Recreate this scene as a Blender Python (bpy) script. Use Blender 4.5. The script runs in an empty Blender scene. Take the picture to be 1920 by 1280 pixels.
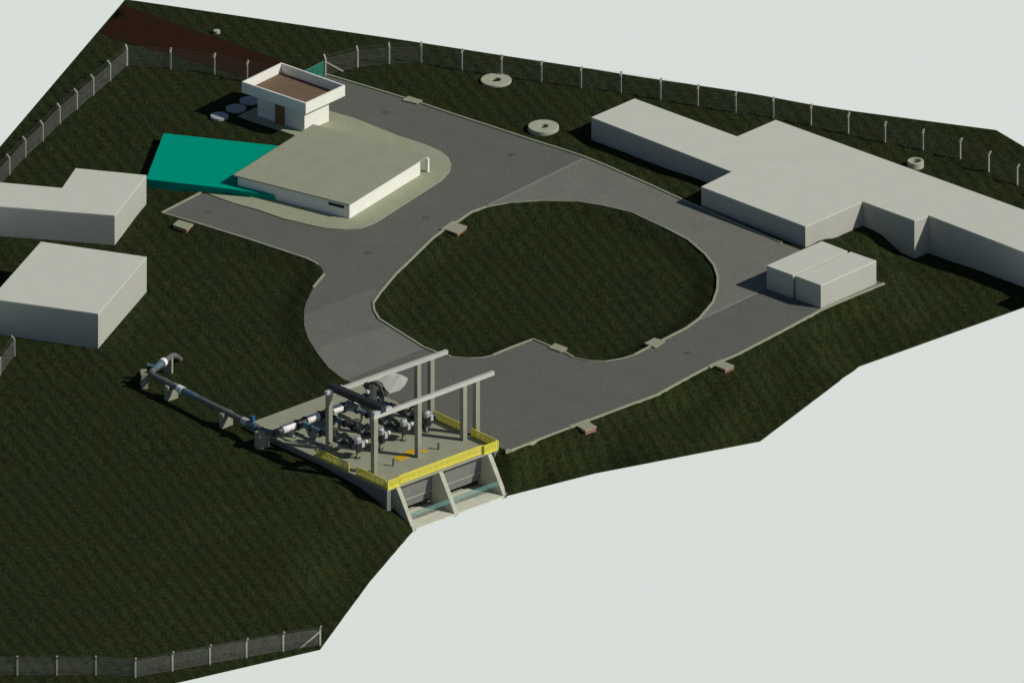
import bpy, bmesh, math, random
import numpy as np
from mathutils import Vector, Matrix
from mathutils.geometry import delaunay_2d_cdt

random.seed(7)
rng = np.random.default_rng(7)
SC = bpy.context.scene
COL = SC.collection

# ------------------------------------------------------------------ survey frame
S = 20.0                                    # photo pixels per metre (the view is axonometric)
ELEV = math.radians(24.3)
SE, CE = math.sin(ELEV), math.cos(ELEV)

def P(px, py, z=0.0):
    """photo pixel at known height z -> world point"""
    w = (640.0 - py) / S
    return Vector(((px - 960.0) / S, (w - z * CE) / SE, z))

# ------------------------------------------------------------------ outlines (in photo pixels, height 0)
N_KERB = [(612, 141), (662, 156), (725, 175), (787, 194), (850, 215.5), (912, 235.5), (1000, 264.5), (1050, 280),
          (1095, 295), (1135, 311), (1172, 327.5), (1215, 346), (1256, 365), (1278, 375), (1340, 402), (1400, 428), (1466, 456), (1560, 492)]
S_KERB = [(1658, 532), (1539, 582), (1460, 625), (1380, 666.5), (1329, 688), (1280, 714), (1231, 741), (1187, 757), (1104, 788), (960, 844), (946, 842)]
DECK_EDGE = [(932, 838), (662, 719)]
W_CURVE = [(641, 708.5), (616.5, 690), (594, 661), (577.5, 634), (570.5, 611), (570, 583), (574, 567), (587, 541), (606, 517), (606, 509),
           (603, 503), (595, 495.5), (575, 485.5), (540, 474), (467, 450), (367.5, 419), (303.5, 400)]
ROAD_NW = [(376, 362.5), (400, 366)]
SHED_SIDE = [(436, 374), (484, 388), (530, 400), (600, 400), (700, 380), (760, 350), (800, 310), (760, 280), (690, 245), (620, 214), (590, 205), (560, 166)]
ROAD_OUT = N_KERB + S_KERB + DECK_EDGE + W_CURVE + ROAD_NW + SHED_SIDE
ISLAND = [(860, 415), (885, 398), (912, 388.5), (954, 380.6), (1016, 376.5), (1079, 377.5), (1131, 386), (1183, 398), (1245, 427), (1291, 451),
          (1322, 477.5), (1339, 499), (1346, 521), (1345, 543), (1337, 567), (1311, 598), (1286.6, 616), (1245, 637), (1190, 665.5), (1166, 673),
          (1135, 678), (1104, 677), (1075, 670.7), (1063, 663.5), (999.5, 636.5), (960, 651.5), (924, 666.5), (905.6, 670.7), (880, 672),
          (844.6, 669.5), (816.5, 661), (793, 651), (711, 599), (701.7, 583), (700, 568), (713, 549), (741.5, 515), (774, 484), (809.5, 449), (833, 431)]
PAVE = [(560, 258), (446, 219.5), (478, 204), (600, 203), (621, 211), (662, 222.5), (694, 235), (746, 256), (798, 272.5), (829, 287), (841, 297), (846, 310), (844, 322), (829, 339),
        (787, 366), (746, 392), (717, 411), (700, 421), (676, 429.5), (644.6, 431.7), (613, 429.6), (588, 425), (530, 411), (484, 395),
        (436, 381.5), (409, 372), (392, 365), (470, 372), (470, 330), (540, 290)]

def pxy(poly, z=0.0):
    return np.array([[P(a, b, z).x, P(a, b, z).y] for a, b in poly])

ROAD_W, ISL_W, PAVE_W = pxy(ROAD_OUT), pxy(ISLAND), pxy(PAVE)
CONT_PAD = pxy([(1420, 540), (1545, 452), (1668, 500), (1655, 534), (1539, 584)])

def inside(pts, poly):
    x, y = pts[:, 0], pts[:, 1]
    r = np.zeros(len(pts), bool)
    j = len(poly) - 1
    for i in range(len(poly)):
        xi, yi = poly[i]; xj, yj = poly[j]
        c = ((yi > y) != (yj > y)) & (x < (xj - xi) * (y - yi) / (yj - yi + 1e-12) + xi)
        r ^= c
        j = i
    return r

def seg_dist(pts, poly):
    d = np.full(len(pts), 1e9)
    for i in range(len(poly)):
        a = poly[i]; b = poly[(i + 1) % len(poly)]
        ab = b - a
        t = np.clip(((pts - a) @ ab) / (ab @ ab + 1e-12), 0, 1)
        d = np.minimum(d, np.hypot(*(pts - (a + t[:, None] * ab)).T))
    return d

def flat_dist(pts):
    dr = np.where(inside(pts, ROAD_W) & ~inside(pts, ISL_W), 0.0, np.minimum(seg_dist(pts, ROAD_W), seg_dist(pts, ISL_W)))
    dp = np.where(inside(pts, PAVE_W), 0.0, seg_dist(pts, PAVE_W))
    dc = np.where(inside(pts, CONT_PAD), 0.0, seg_dist(pts, CONT_PAD))
    return np.minimum(np.minimum(dr, dp), dc)

CTRL = [(300, 60, 0), (500, 60, 0), (100, 250, -.1), (238, 124, 0), (700, 100, 0), (1000, 200, 0), (1300, 190, -.2), (1600, 240, -.5), (1850, 290, -.8), (1980, 360, -1.2),
        (1060, 250, .15), (1109, 266, -.35), (1220, 305, -.3), (1315, 345, -.1), (1605, 432, -.5), (1720, 486, -1.9), (1920, 540, -1.6), (1990, 560, -1.8),
        (1660, 560, -.8), (1780, 600, -1.8), (1920, 573, -2.0), (1610, 685, -2.2), (1425, 825, -2.4), (1115, 885, -2.8), (946, 927, -3.5), (1180, 800, -.6), (1100, 815, -.35), (1365, 700, -.35), (1500, 655, -.6), (1300, 790, -1.2), (1500, 720, -1.2),
        (900, 480, -.7), (1100, 450, -.7), (1250, 540, -.8), (1000, 590, -.7), (800, 550, -.5),
        (340, 430, -.3), (850, 445, -.3), (500, 560, -.7), (350, 560, -.6), (300, 480, -.5), (220, 470, -.5), (150, 300, -.2), (100, 660, -.6), (280, 740, -.45), (330, 690, -.45), (400, 800, -.5), (480, 840, -.6),
        (453, 799, -.35), (560, 700, -.6), (640, 725, -.2), (590, 872, -.55), (600, 900, -.7), (655, 912, -.85), (690, 935, -1.25), (725, 958, -2.0), (752, 978, -2.9), (778, 993, -3.6),
        (300, 950, -.9), (500, 1050, -1.3), (693, 1088, -2.8), (600, 1215, -2.2), (300, 1285, -1.6), (100, 1150, -1.1), (0, 1000, -.9), (-60, 1350, -1.5),
        (300, 300, -.2), (273, 345, -.2), (215, 461, -.5), (274, 382, -.4), (0, 443, -.5), (420, 210, 0), (385, 215, -.05)]
CP = np.array([[*P(a, b, z)] for a, b, z in CTRL])

def H(pts):
    """height of the ground at world points (n,2)"""
    pts = np.atleast_2d(np.asarray(pts, float))
    d2 = ((pts[:, None, :] - CP[None, :, :2]) ** 2).sum(-1) + 1.5
    wgt = d2 ** -1.7
    T = (wgt * CP[:, 2]).sum(1) / wgt.sum(1)
    t = np.clip(flat_dist(pts) / 2.6, 0, 1)
    return T * t * t * (3 - 2 * t)

def G(px, py, dz=0.0):
    """photo pixel -> point on the ground (dz above it)"""
    x = (px - 960.0) / S; w = (640.0 - py) / S
    lo, hi = w / SE - 3, w / SE + 12
    for _ in range(34):
        m = (lo + hi) / 2
        if m * SE + (H([[x, m]])[0] + dz) * CE > w: hi = m
        else: lo = m
    return Vector((x, lo, (w - lo * SE) / CE))

# ------------------------------------------------------------------ materials
def mat(name, rgb, rough=0.85, var=0.08, scale=3.0, bump=0.0, bscale=20.0, spec=0.3, metal=0.0, fine=0.0, fscale=30.0):
    m = bpy.data.materials.new(name); m.use_nodes = True
    nt = m.node_tree; n = nt.nodes; l = nt.links
    b = n["Principled BSDF"]
    b.inputs["Roughness"].default_value = rough
    b.inputs["Specular IOR Level"].default_value = spec
    b.inputs["Metallic"].default_value = metal
    tc = n.new("ShaderNodeTexCoord")
    nz = n.new("ShaderNodeTexNoise"); nz.inputs["Scale"].default_value = scale; nz.inputs["Detail"].default_value = 6
    l.new(tc.outputs["Object"], nz.inputs["Vector"])
    mr = n.new("ShaderNodeMapRange"); mr.inputs["From Min"].default_value = 0.3; mr.inputs["From Max"].default_value = 0.7
    mr.inputs["To Min"].default_value = 1 - var; mr.inputs["To Max"].default_value = 1 + var
    l.new(nz.outputs["Fac"], mr.inputs["Value"])
    val = mr.outputs["Result"]
    if fine:
        nf = n.new("ShaderNodeTexNoise"); nf.inputs["Scale"].default_value = fscale; nf.inputs["Detail"].default_value = 3
        l.new(tc.outputs["Object"], nf.inputs["Vector"])
        m2 = n.new("ShaderNodeMapRange"); m2.inputs["From Min"].default_value = 0.3; m2.inputs["From Max"].default_value = 0.7
        m2.inputs["To Min"].default_value = 1 - fine; m2.inputs["To Max"].default_value = 1 + fine
        l.new(nf.outputs["Fac"], m2.inputs["Value"])
        mu = n.new("ShaderNodeMath"); mu.operation = 'MULTIPLY'
        l.new(val, mu.inputs[0]); l.new(m2.outputs["Result"], mu.inputs[1]); val = mu.outputs[0]
    vm = n.new("ShaderNodeVectorMath"); vm.operation = 'SCALE'
    vm.inputs[0].default_value = rgb
    l.new(val, vm.inputs["Scale"])
    l.new(vm.outputs["Vector"], b.inputs["Base Color"])
    if bump:
        nb = n.new("ShaderNodeTexNoise"); nb.inputs["Scale"].default_value = bscale; nb.inputs["Detail"].default_value = 4
        l.new(tc.outputs["Object"], nb.inputs["Vector"])
        bp = n.new("ShaderNodeBump"); bp.inputs["Strength"].default_value = bump; bp.inputs["Distance"].default_value = 0.05
        l.new(nb.outputs["Fac"], bp.inputs["Height"]); l.new(bp.outputs["Normal"], b.inputs["Normal"])
    return m

def grass_material():
    m = bpy.data.materials.new("grass"); m.use_nodes = True
    nt = m.node_tree; n = nt.nodes; l = nt.links
    b = n["Principled BSDF"]; b.inputs["Roughness"].default_value = 1.0; b.inputs["Specular IOR Level"].default_value = 0.05
    tc = n.new("ShaderNodeTexCoord")
    def noise(scale, detail, rot=0.0, stretch=(1, 1, 1), rough=0.6):
        mp = n.new("ShaderNodeMapping"); mp.inputs["Rotation"].default_value = (0, 0, rot); mp.inputs["Scale"].default_value = stretch
        l.new(tc.outputs["Object"], mp.inputs["Vector"])
        z = n.new("ShaderNodeTexNoise"); z.inputs["Scale"].default_value = scale; z.inputs["Detail"].default_value = detail; z.inputs["Roughness"].default_value = rough
        l.new(mp.outputs["Vector"], z.inputs["Vector"]); return z.outputs["Fac"]
    def ramp(v, a, b_, lo, hi):
        r = n.new("ShaderNodeMapRange"); r.inputs["From Min"].default_value = a; r.inputs["From Max"].default_value = b_
        r.inputs["To Min"].default_value = lo; r.inputs["To Max"].default_value = hi
        l.new(v, r.inputs["Value"]); return r.outputs["Result"]
    def mul(a, b_):
        k = n.new("ShaderNodeMath"); k.operation = 'MULTIPLY'; l.new(a, k.inputs[0]); l.new(b_, k.inputs[1]); return k.outputs[0]
    blades = ramp(noise(4.4, 2.0, 0.1, (1.0, .45, 1)), .34, .66, .6, 1.42)         # tufts
    # mown rows: bands leaning across the lawn
    mp = n.new("ShaderNodeMapping"); mp.inputs["Rotation"].default_value = (0, 0, math.radians(-20))
    l.new(tc.outputs["Object"], mp.inputs["Vector"])
    wv = n.new("ShaderNodeTexWave"); wv.wave_type = 'BANDS'; wv.bands_direction = 'X'
    wv.inputs["Scale"].default_value = 0.24; wv.inputs["Distortion"].default_value = 2.0; wv.inputs["Detail"].default_value = 2.5; wv.inputs["Detail Scale"].default_value = 1.6
    l.new(mp.outputs["Vector"], wv.inputs["Vector"])
    rows = ramp(wv.outputs["Fac"], 0, .8, .80, 1.11)
    tufts = ramp(noise(1.1, 4, 0.25, (1.2, .45, 1)), .3, .7, .86, 1.14)
    patch = noise(0.30, 3)
    hue = n.new("ShaderNodeMix"); hue.data_type = 'RGBA'
    l.new(ramp(patch, .36, .64, 0, 1), hue.inputs["Factor"])
    hue.inputs["A"].default_value = (0.0218, 0.0256, 0.0078, 1)
    hue.inputs["B"].default_value = (0.0182, 0.0276, 0.0090, 1)
    sc = n.new("ShaderNodeVectorMath"); sc.operation = 'SCALE'
    l.new(hue.outputs["Result"], sc.inputs[0]); l.new(mul(mul(blades, rows), tufts), sc.inputs["Scale"])
    l.new(sc.outputs["Vector"], b.inputs["Base Color"])
    bp = n.new("ShaderNodeBump"); bp.inputs["Strength"].default_value = .5; bp.inputs["Distance"].default_value = .06
    l.new(noise(5.0, 4), bp.inputs["Height"]); l.new(bp.outputs["Normal"], b.inputs["Normal"])
    return m

def mesh_material(name, rgb, fac, pitch=0.5):
    """woven wire: thin diagonal wires with open gaps, in object space"""
    m = bpy.data.materials.new(name); m.use_nodes = True
    nt = m.node_tree; n = nt.nodes; l = nt.links
    b = n["Principled BSDF"]; b.inputs["Roughness"].default_value = .6
    b.inputs["Base Color"].default_value = (*rgb, 1)
    tr = n.new("ShaderNodeBsdfTransparent"); mx = n.new("ShaderNodeMixShader")
    tc = n.new("ShaderNodeTexCoord")
    nz = n.new("ShaderNodeTexNoise"); nz.inputs["Scale"].default_value = 3.0; nz.inputs["Detail"].default_value = 3
    l.new(tc.outputs["Object"], nz.inputs["Vector"])
    mr = n.new("ShaderNodeMapRange"); mr.inputs["From Min"].default_value = .3; mr.inputs["From Max"].default_value = .7
    mr.inputs["To Min"].default_value = fac * .7; mr.inputs["To Max"].default_value = fac * 1.3
    l.new(nz.outputs["Fac"], mr.inputs["Value"]); l.new(mr.outputs["Result"], mx.inputs["Fac"])
    l.new(tr.outputs[0], mx.inputs[1]); l.new(b.outputs[0], mx.inputs[2])
    l.new(mx.outputs[0], n["Material Output"].inputs["Surface"])
    return m

def tile_material(name, rgb, direction, pitch, width=2.2, groove=.88):
    m = mat(name, rgb, .9, .05, .6, fine=.06, fscale=8)
    nt = m.node_tree; n = nt.nodes; l = nt.links
    tc = n.new("ShaderNodeTexCoord"); mp = n.new("ShaderNodeMapping")
    mp.inputs["Rotation"].default_value = (0, 0, direction)
    l.new(tc.outputs["Object"], mp.inputs["Vector"])
    br = n.new("ShaderNodeTexBrick")
    br.inputs["Color1"].default_value = (1, 1, 1, 1); br.inputs["Color2"].default_value = (.97, .97, .97, 1); br.inputs["Mortar"].default_value = (groove, groove, groove, 1)
    br.inputs["Scale"].default_value = 1.0; br.inputs["Brick Width"].default_value = pitch * width; br.inputs["Row Height"].default_value = pitch
    br.inputs["Mortar Size"].default_value = .06; br.inputs["Mortar Smooth"].default_value = .5
    l.new(mp.outputs["Vector"], br.inputs["Vector"])
    mm = n.new("ShaderNodeVectorMath"); mm.operation = 'MULTIPLY'
    b = n["Principled BSDF"]; old = b.inputs["Base Color"].links[0].from_socket
    l.new(old, mm.inputs[0]); l.new(br.outputs["Color"], mm.inputs[1]); l.new(mm.outputs["Vector"], b.inputs["Base Color"])
    bp = n.new("ShaderNodeBump"); bp.inputs["Strength"].default_value = .4; bp.inputs["Distance"].default_value = .03
    l.new(br.outputs["Color"], bp.inputs["Height"]); l.new(bp.outputs["Normal"], b.inputs["Normal"])
    return m

M = {}
M['grass'] = grass_material()
M['asphalt'] = mat('asphalt', (.121, .127, .107), .9, .05, .35, .25, 14, fine=.20, fscale=5)
M['paving'] = mat('pale_paving', (.172, .174, .146), .9, .06, .4, .2, 14, fine=.18, fscale=5)
M['paving_mid'] = mat('worn_paving', (.148, .150, .127), .9, .06, .4, .2, 14, fine=.18, fscale=5)
M['joint'] = mat('joint_concrete', (.225, .22, .19), .9, .08, 2)
M['dirt'] = mat('brown_dirt', (.0275, .0122, .0056), 1, .08, .5, .3, 10, spec=.05, fine=.12, fscale=6)
M['kerb'] = mat('kerb_concrete', (.315, .325, .225), .9, .07, 2)
M['pave'] = tile_material('sidewalk_concrete', (.335, .355, .238), math.radians(40), .55)
M['deck'] = mat('deck_concrete', (.30, .31, .215), .9, .09, .8, .1, 10, fine=.06, fscale=9)
M['concrete'] = mat('raw_concrete', (.42, .425, .335), .9, .10, 1.2, .1, 12)
M['pale_concrete'] = mat('pale_concrete', (.60, .61, .50), .9, .10, 1.2)
M['dark_concrete'] = mat('shaded_concrete', (.17, .175, .155), .9, .15, .8)  # concrete darkened: the shade on the platform side walls is in the colour
M['ring'] = mat('ring_concrete', (.40, .405, .30), .9, .09, 2)
M['block'] = mat('building_wall_dimmed', (.44, .447, .39), .9, .03, .5, fine=.02, fscale=5)  # same finish as the roof, darkened to imitate weaker light on the sides
M['block_roof'] = mat('building_roof_lit', (.615, .628, .535), .9, .022, .5, fine=.015, fscale=5)  # the wall finish in a lighter tone, brighter light on top painted in
M['white'] = mat('white_wall_paint', (.82, .825, .75), .8, .03, 1)
M['roof_tile'] = tile_material('ribbed_roof_sheet', (.330, .350, .240), math.radians(-57), .42, 60.0, .77)
M['gravel'] = mat('brown_gravel', (.165, .112, .070), 1, .14, 2, .3, 25, fine=.22, fscale=14)
M['teal'] = mat('teal_paint', (.0005, .32, .215), .9, .01, .5, spec=0.0)
M['wood'] = mat('brown_wood', (.25, .145, .045), .7, .15, 5)
M['dark'] = mat('dark_slot', (.02, .022, .025), .8)
M['disc'] = mat('grey_blue_lid', (.37, .378, .372), .8, .05, 2)
M['brick'] = mat('red_brick', (.30, .145, .11), .9, .12, 6)
M['post'] = mat('post_concrete', (.34, .34, .285), .9, .08, 3)
M['wire'] = mesh_material('chain_link', (.27, .275, .265), .175)
M['thin_wire'] = mesh_material('light_chain_link', (.27, .275, .265), .10)
M['gate_mesh'] = mesh_material('green_gate_mesh', (.03, .30, .21), .45)
M['steel'] = mat('dark_pipe_paint', (.05, .052, .05), .5, .12, 2, spec=.45)
M['grey_steel'] = mat('grey_pipe_paint', (.115, .118, .112), .55, .10, 2, spec=.35)
M['black'] = mat('black_steel', (.020, .021, .022), .5, .1, 2, spec=.4)
M['bluegrey'] = mat('blue_grey_paint', (.085, .15, .185), .5, .08, 2, spec=.4)
M['tealpipe'] = mat('teal_pipe_paint', (.10, .24, .25), .5, .08, 2, spec=.4)
M['blue'] = mat('valve_blue', (.03, .12, .24), .5, .08, 2)
M['collar'] = mat('white_collar', (.80, .80, .75), .5, .04, 2)
M['motor'] = mat('motor_grey', (.46, .47, .48), .5, .08, 3)
M['column'] = mat('column_concrete', (.285, .29, .22), .85, .07, 1.5)
M['beam'] = mat('beam_paint', (.47, .47, .42), .7, .05, 1.5)
M['yellow'] = mat('yellow_rail_paint', (.68, .61, .06), .6, .07, 2)
M['rail_mesh'] = mesh_material('yellow_rail_mesh', (.70, .62, .10), .42)
M['hatch'] = mat('orange_yellow_plate', (.60, .36, .015), .6, .12, 1.5)
M['screen'] = mat('grey_screen', (.17, .172, .16), .9, .08, 2)
M['teal_screen'] = mesh_material('teal_screen', (.05, .19, .155), .42)
M['gauge'] = mat('teal_beam_paint', (.055, .235, .19), .5, .08, 2)
M['iron'] = mat('cast_iron', (.088, .09, .08), .85, .1, 6)

# ------------------------------------------------------------------ mesh building
class MB:
    def __init__(self):
        self.v = []; self.f = []; self.smooth = []
    def add(self, vs, fs, smooth=False):
        o = len(self.v)
        self.v += [Vector(q) for q in vs]
        self.f += [tuple(i + o for i in q) for q in fs]
        self.smooth += [smooth] * len(fs)
        return self
    def prism(self, pts, z0, z1):
        """upright prism over a polygon of world points, closed"""
        pts = [Vector((q[0], q[1])) for q in pts]
        area = sum(a.x * b.y - b.x * a.y for a, b in zip(pts, pts[1:] + pts[:1]))
        if area < 0: pts = pts[::-1]
        n = len(pts)
        vs = [(q.x, q.y, z0) for q in pts] + [(q.x, q.y, z1) for q in pts]
        fs = [tuple(range(n))[::-1], tuple(range(n, 2 * n))] + [(i, (i + 1) % n, n + (i + 1) % n, n + i) for i in range(n)]
        return self.add(vs, fs)
    def sides(self, pts, z0, z1):
        pts = [Vector((q[0], q[1])) for q in pts]
        area = sum(a.x * b.y - b.x * a.y for a, b in zip(pts, pts[1:] + pts[:1]))
        if area < 0: pts = pts[::-1]
        n = len(pts)
        vs = [(q.x, q.y, z0) for q in pts] + [(q.x, q.y, z1) for q in pts]
        return self.add(vs, [(i, (i + 1) % n, n + (i + 1) % n, n + i) for i in range(n)])
    def box(self, c, ax, ay, az, sx, sy, sz):
        c = Vector(c); ax = Vector(ax).normalized() * sx / 2; ay = Vector(ay).normalized() * sy / 2; az = Vector(az).normalized() * sz / 2
        vs = [c + i * ax + j * ay + k * az for k in (-1, 1) for j in (-1, 1) for i in (-1, 1)]
        fs = [(0, 2, 3, 1), (4, 5, 7, 6), (0, 1, 5, 4), (2, 6, 7, 3), (0, 4, 6, 2), (1, 3, 7, 5)]
        if ax.cross(ay).dot(az) < 0: fs = [q[::-1] for q in fs]
        return self.add(vs, fs)
    def bar(self, a, b, w, h, up=(0, 0, 1)):
        a, b = Vector(a), Vector(b); d = (b - a); up = Vector(up)
        s = d.cross(up).normalized(); u = s.cross(d).normalized()
        return self.box((a + b) / 2, d, s, u, d.length, w, h)
    def tube(self, path, r, n=14, caps=True):
        path = [Vector(q) for q in path]
        rs = r if isinstance(r, (list, tuple)) else [r] * len(path)
        rings = []
        t0 = (path[1] - path[0]).normalized()
        up = Vector((0, 0, 1)) if abs(t0.z) < .9 else Vector((1, 0, 0))
        s = t0.cross(up).normalized()
        for i, q in enumerate(path):
            t = (path[min(i + 1, len(path) - 1)] - path[max(i - 1, 0)]).normalized()
            s = (s - t * s.dot(t)).normalized(); u = s.cross(t)
            rings.append([q + rs[i] * (math.cos(2 * math.pi * k / n) * s + math.sin(2 * math.pi * k / n) * u) for k in range(n)])
        vs = [q for rg in rings for q in rg]
        fs = [(i * n + k, (i + 1) * n + k, (i + 1) * n + (k + 1) % n, i * n + (k + 1) % n) for i in range(len(path) - 1) for k in range(n)]
        self.add(vs, fs, True)
        if caps:
            self.add(rings[0], [tuple(range(n))]); self.add(rings[-1], [tuple(range(n))[::-1]])
        return self
    def lathe(self, c, prof, n=40):
        """prof: closed list of (radius, z)"""
        c = Vector(c); k = len(prof)
        vs = [c + Vector((r * math.cos(2 * math.pi * i / n), r * math.sin(2 * math.pi * i / n), z)) for i in range(n) for r, z in prof]
        fs = [(i * k + j, ((i + 1) % n) * k + j, ((i + 1) % n) * k + (j + 1) % k, i * k + (j + 1) % k) for i in range(n) for j in range(k)]
        return self.add(vs, fs)
    def build(self, name, material, parent=None, loc=None, bevel=0.0):
        """links as ONE mesh object; vertices are given in world space"""
        root = parent
        base = Vector((0, 0, 0))
        if parent is not None:
            q = parent
            while q is not None:
                base += q.location; q = q.parent
        elif loc is not None:
            base = Vector(loc)
        elif self.v:
            lo = Vector((min(q.x for q in self.v), min(q.y for q in self.v), min(q.z for q in self.v)))
            hi = Vector((max(q.x for q in self.v), max(q.y for q in self.v), 0))
            base = Vector(((lo.x + hi.x) / 2, (lo.y + hi.y) / 2, lo.z))
        me = bpy.data.meshes.new(name)
        me.from_pydata([q - base for q in self.v], [], self.f)
        me.polygons.foreach_set("use_smooth", self.smooth)
        bm = bmesh.new(); bm.from_mesh(me); bmesh.ops.recalc_face_normals(bm, faces=bm.faces)
        bm.to_mesh(me); bm.free()
        me.update(); me.materials.append(material)
        ob = bpy.data.objects.new(name, me); COL.objects.link(ob)
        if parent is not None: ob.parent = parent
        else: ob.location = base
        if bevel:
            bv = ob.modifiers.new("bevel", 'BEVEL'); bv.width = bevel; bv.segments = 2; bv.limit_method = 'ANGLE'; bv.angle_limit = math.radians(40)
        return ob

def tag(o, label=None, cat=None, group=None, kind=None):
    if label: o['label'] = label
    if cat: o['category'] = cat
    if group: o['group'] = group
    if kind: o['kind'] = kind
    return o

def thing(name, loc, label, cat, group=None):
    o = bpy.data.objects.new(name, None); COL.objects.link(o)
    o.location = loc; o.empty_display_size = .5
    return tag(o, label, cat, group)

def copy_tree(o, parent=None):
    c = o.copy(); COL.objects.link(c); c.parent = parent
    for ch in [q for q in bpy.data.objects if q.parent is o]:
        copy_tree(ch, c)
    return c

def W(poly, z=0.0):
    return [P(a, b, z) for a, b in poly]

# ------------------------------------------------------------------ pump platform frame (needed by the ground too)
DW, DS = P(453, 799), P(724, 918)
DE, DN = P(933, 841), P(662, 722)
A_ = (DE - DS); LA = A_.length; A_ = A_.normalized()         # along the river front
O_ = Vector((A_.y, -A_.x, 0))                                 # outward, to the river
LO = abs((DW - DS).dot(O_))
def D(a, o, z=0.0):
    return DS + a * A_ + o * O_ + Vector((0, 0, z))
PIER_A = (1.3, 6.65, 12.78); PIER_T = .46

# ------------------------------------------------------------------ ground
TERR_PX = [(235, -1), (0, 275), (-80, 369), (-80, 1372), (100, 1333), (320, 1280), (600, 1215), (693, 1088), (774, 994)]
TERR_PX2 = [(949, 927.5), (1115, 885), (1425, 825), (1610, 685), (1920, 574), (2010, 542), (2010, 330), (1920, 275), (1868, 244), (1600, 208.5)]
def edge(pts):
    out = []
    for (a, b), (c, d) in zip(pts, pts[1:]):
        n = max(1, int(math.hypot(c - a, d - b) / 22))
        out += [G(a + (c - a) * k / n, b + (d - b) * k / n) for k in range(n)]
    return out + [G(*pts[-1])]
bound = edge(TERR_PX)
bound += [D(PIER_A[0] - .26, 2.5), D(PIER_A[0] - .26, -.1), D(.3, -.1), D(.3, -6.5), D(LA - .3, -6.5), D(LA - .3, -.1), D(PIER_A[2] + .2, -.1), D(PIER_A[2] + .2, 2.62)]
bound += edge(TERR_PX2)
B2 = np.array([[q.x, q.y] for q in bound])

def densify(poly, step):
    out = []
    for i in range(len(poly)):
        a, b = poly[i], poly[(i + 1) % len(poly)]
        n = max(1, int(np.hypot(*(b - a)) / step))
        for k in range(n): out.append(a + (b - a) * k / n)
    return np.array(out)

def cdt(poly, holes, step, zfun, name):
    """triangulated sheet inside poly minus holes; returns verts, faces, outline loop"""
    loops = [densify(np.asarray(poly), step)] + [densify(np.asarray(h), step) for h in holes]
    pts = [tuple(q) for lp in loops for q in lp]
    edges = []; o = 0
    for lp in loops:
        edges += [(o + i, o + (i + 1) % len(lp)) for i in range(len(lp))]; o += len(lp)
    lo, hi = loops[0].min(0), loops[0].max(0)
    gx, gy = np.meshgrid(np.arange(lo[0], hi[0], step), np.arange(lo[1], hi[1], step))
    g = np.stack([gx.ravel(), gy.ravel()], 1); g += rng.uniform(-.2, .2, g.shape) * step
    ok = inside(g, loops[0]) & (seg_dist(g, np.asarray(poly)) > step * .45)
    for h in holes:
        ok &= ~inside(g, np.asarray(h)) & (seg_dist(g, np.asarray(h)) > step * .45)
    pts += [tuple(q) for q in g[ok]]
    v, e, f, *_ = delaunay_2d_cdt([Vector(q) for q in pts], edges, [], 0, 1e-5)
    vv = np.array([[q.x, q.y] for q in v]); ff = np.array([list(q) for q in f])
    c = vv[ff].mean(1)
    keep = inside(c, loops[0])
    for lp in loops[1:]: keep &= ~inside(c, lp)
    ff = ff[keep]
    z = zfun(vv)
    return vv, z, ff, loops[0]

def sheet(name, poly, holes, dz, material, step=1.2, thick=0.0, follow=True):
    vv, z, ff, loop = cdt(poly, holes, step, (lambda q: H(q) + dz) if follow else (lambda q: np.full(len(q), dz)), name)
    mb = MB()
    mb.add([(a[0], a[1], b) for a, b in zip(vv, z)], [tuple(t) for t in ff], follow)
    if thick:
        zl = H(loop) + dz
        n = len(loop)
        vs = [(q[0], q[1], zz) for q, zz in zip(loop, zl)] + [(q[0], q[1], zz - thick) for q, zz in zip(loop, zl)]
        mb.add(vs, [(i, (i + 1) % n, n + (i + 1) % n, n + i) for i in range(n)])
    return mb.build(name, material, loc=(0, 0, 0))

ground = tag(sheet('ground', B2, [], 0.0, M['grass'], .85, .14), kind='structure')

# dirt track, in strips that follow the ground
DIRT = [(231, 10), (266, 22.6), (335, 48), (420, 75.7), (495, 103), (534, 117), (573, 130), (609, 141.5), (585, 153), (562, 166), (520, 160), (470, 147), (420, 133), (319, 102), (228.5, 78.4), (187, 61.5)]
tag(sheet('dirt_road', np.array([[G(a, b).x, G(a, b).y] for a, b in DIRT]), [], .03, M['dirt'], .9), kind='structure')

# roads
tag(sheet('road', ROAD_W, [ISL_W], .02, M['asphalt'], 3.0, follow=False), kind='structure')
LIGHT_R = [(1095, 296)] + N_KERB[9:] + [(1575, 476), (1419, 549), (1309, 600), (1200, 540), (1000, 430), (914, 385)]
tag(sheet('road_paving', pxy(LIGHT_R), [ISL_W], .027, M['paving'], 3.0, follow=False), kind='structure')
LIGHT_L = [(604, 648), (745, 606), (800, 610), (800, 652), (648, 713), (641, 708.5), (616.5, 690), (594, 661)]
tag(sheet('road_paving', pxy(LIGHT_L), [ISL_W], .027, M['paving'], 3.0, follow=False), kind='structure')
MID_L = [(570, 590), (702, 540), (760, 600), (745, 606), (604, 648), (594, 661), (577.5, 634), (570.5, 611), (570, 583)]
tag(sheet('road_paving', pxy(MID_L), [ISL_W], .027, M['paving_mid'], 3.0, follow=False), kind='structure')

for path in ([(916, 384.5), (1093, 298)], [(1313, 598.5), (1421, 548)]):
    a, b = P(*path[0], .03), P(*path[1], .03); sd_ = Vector((-(b - a).y, (b - a).x, 0)).normalized() * .16
    tag(MB().add([a - sd_, b - sd_, b + sd_, a + sd_], [(0, 1, 2, 3)]).build('paving_joint', M['joint']), kind='structure')
# pavement round the shed and guard house
mb = MB(); mb.prism([Vector((*q, 0)) for q in PAVE_W], -.25, .11)
tag(mb.build('sidewalk', M['pave']), kind='structure')

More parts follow.
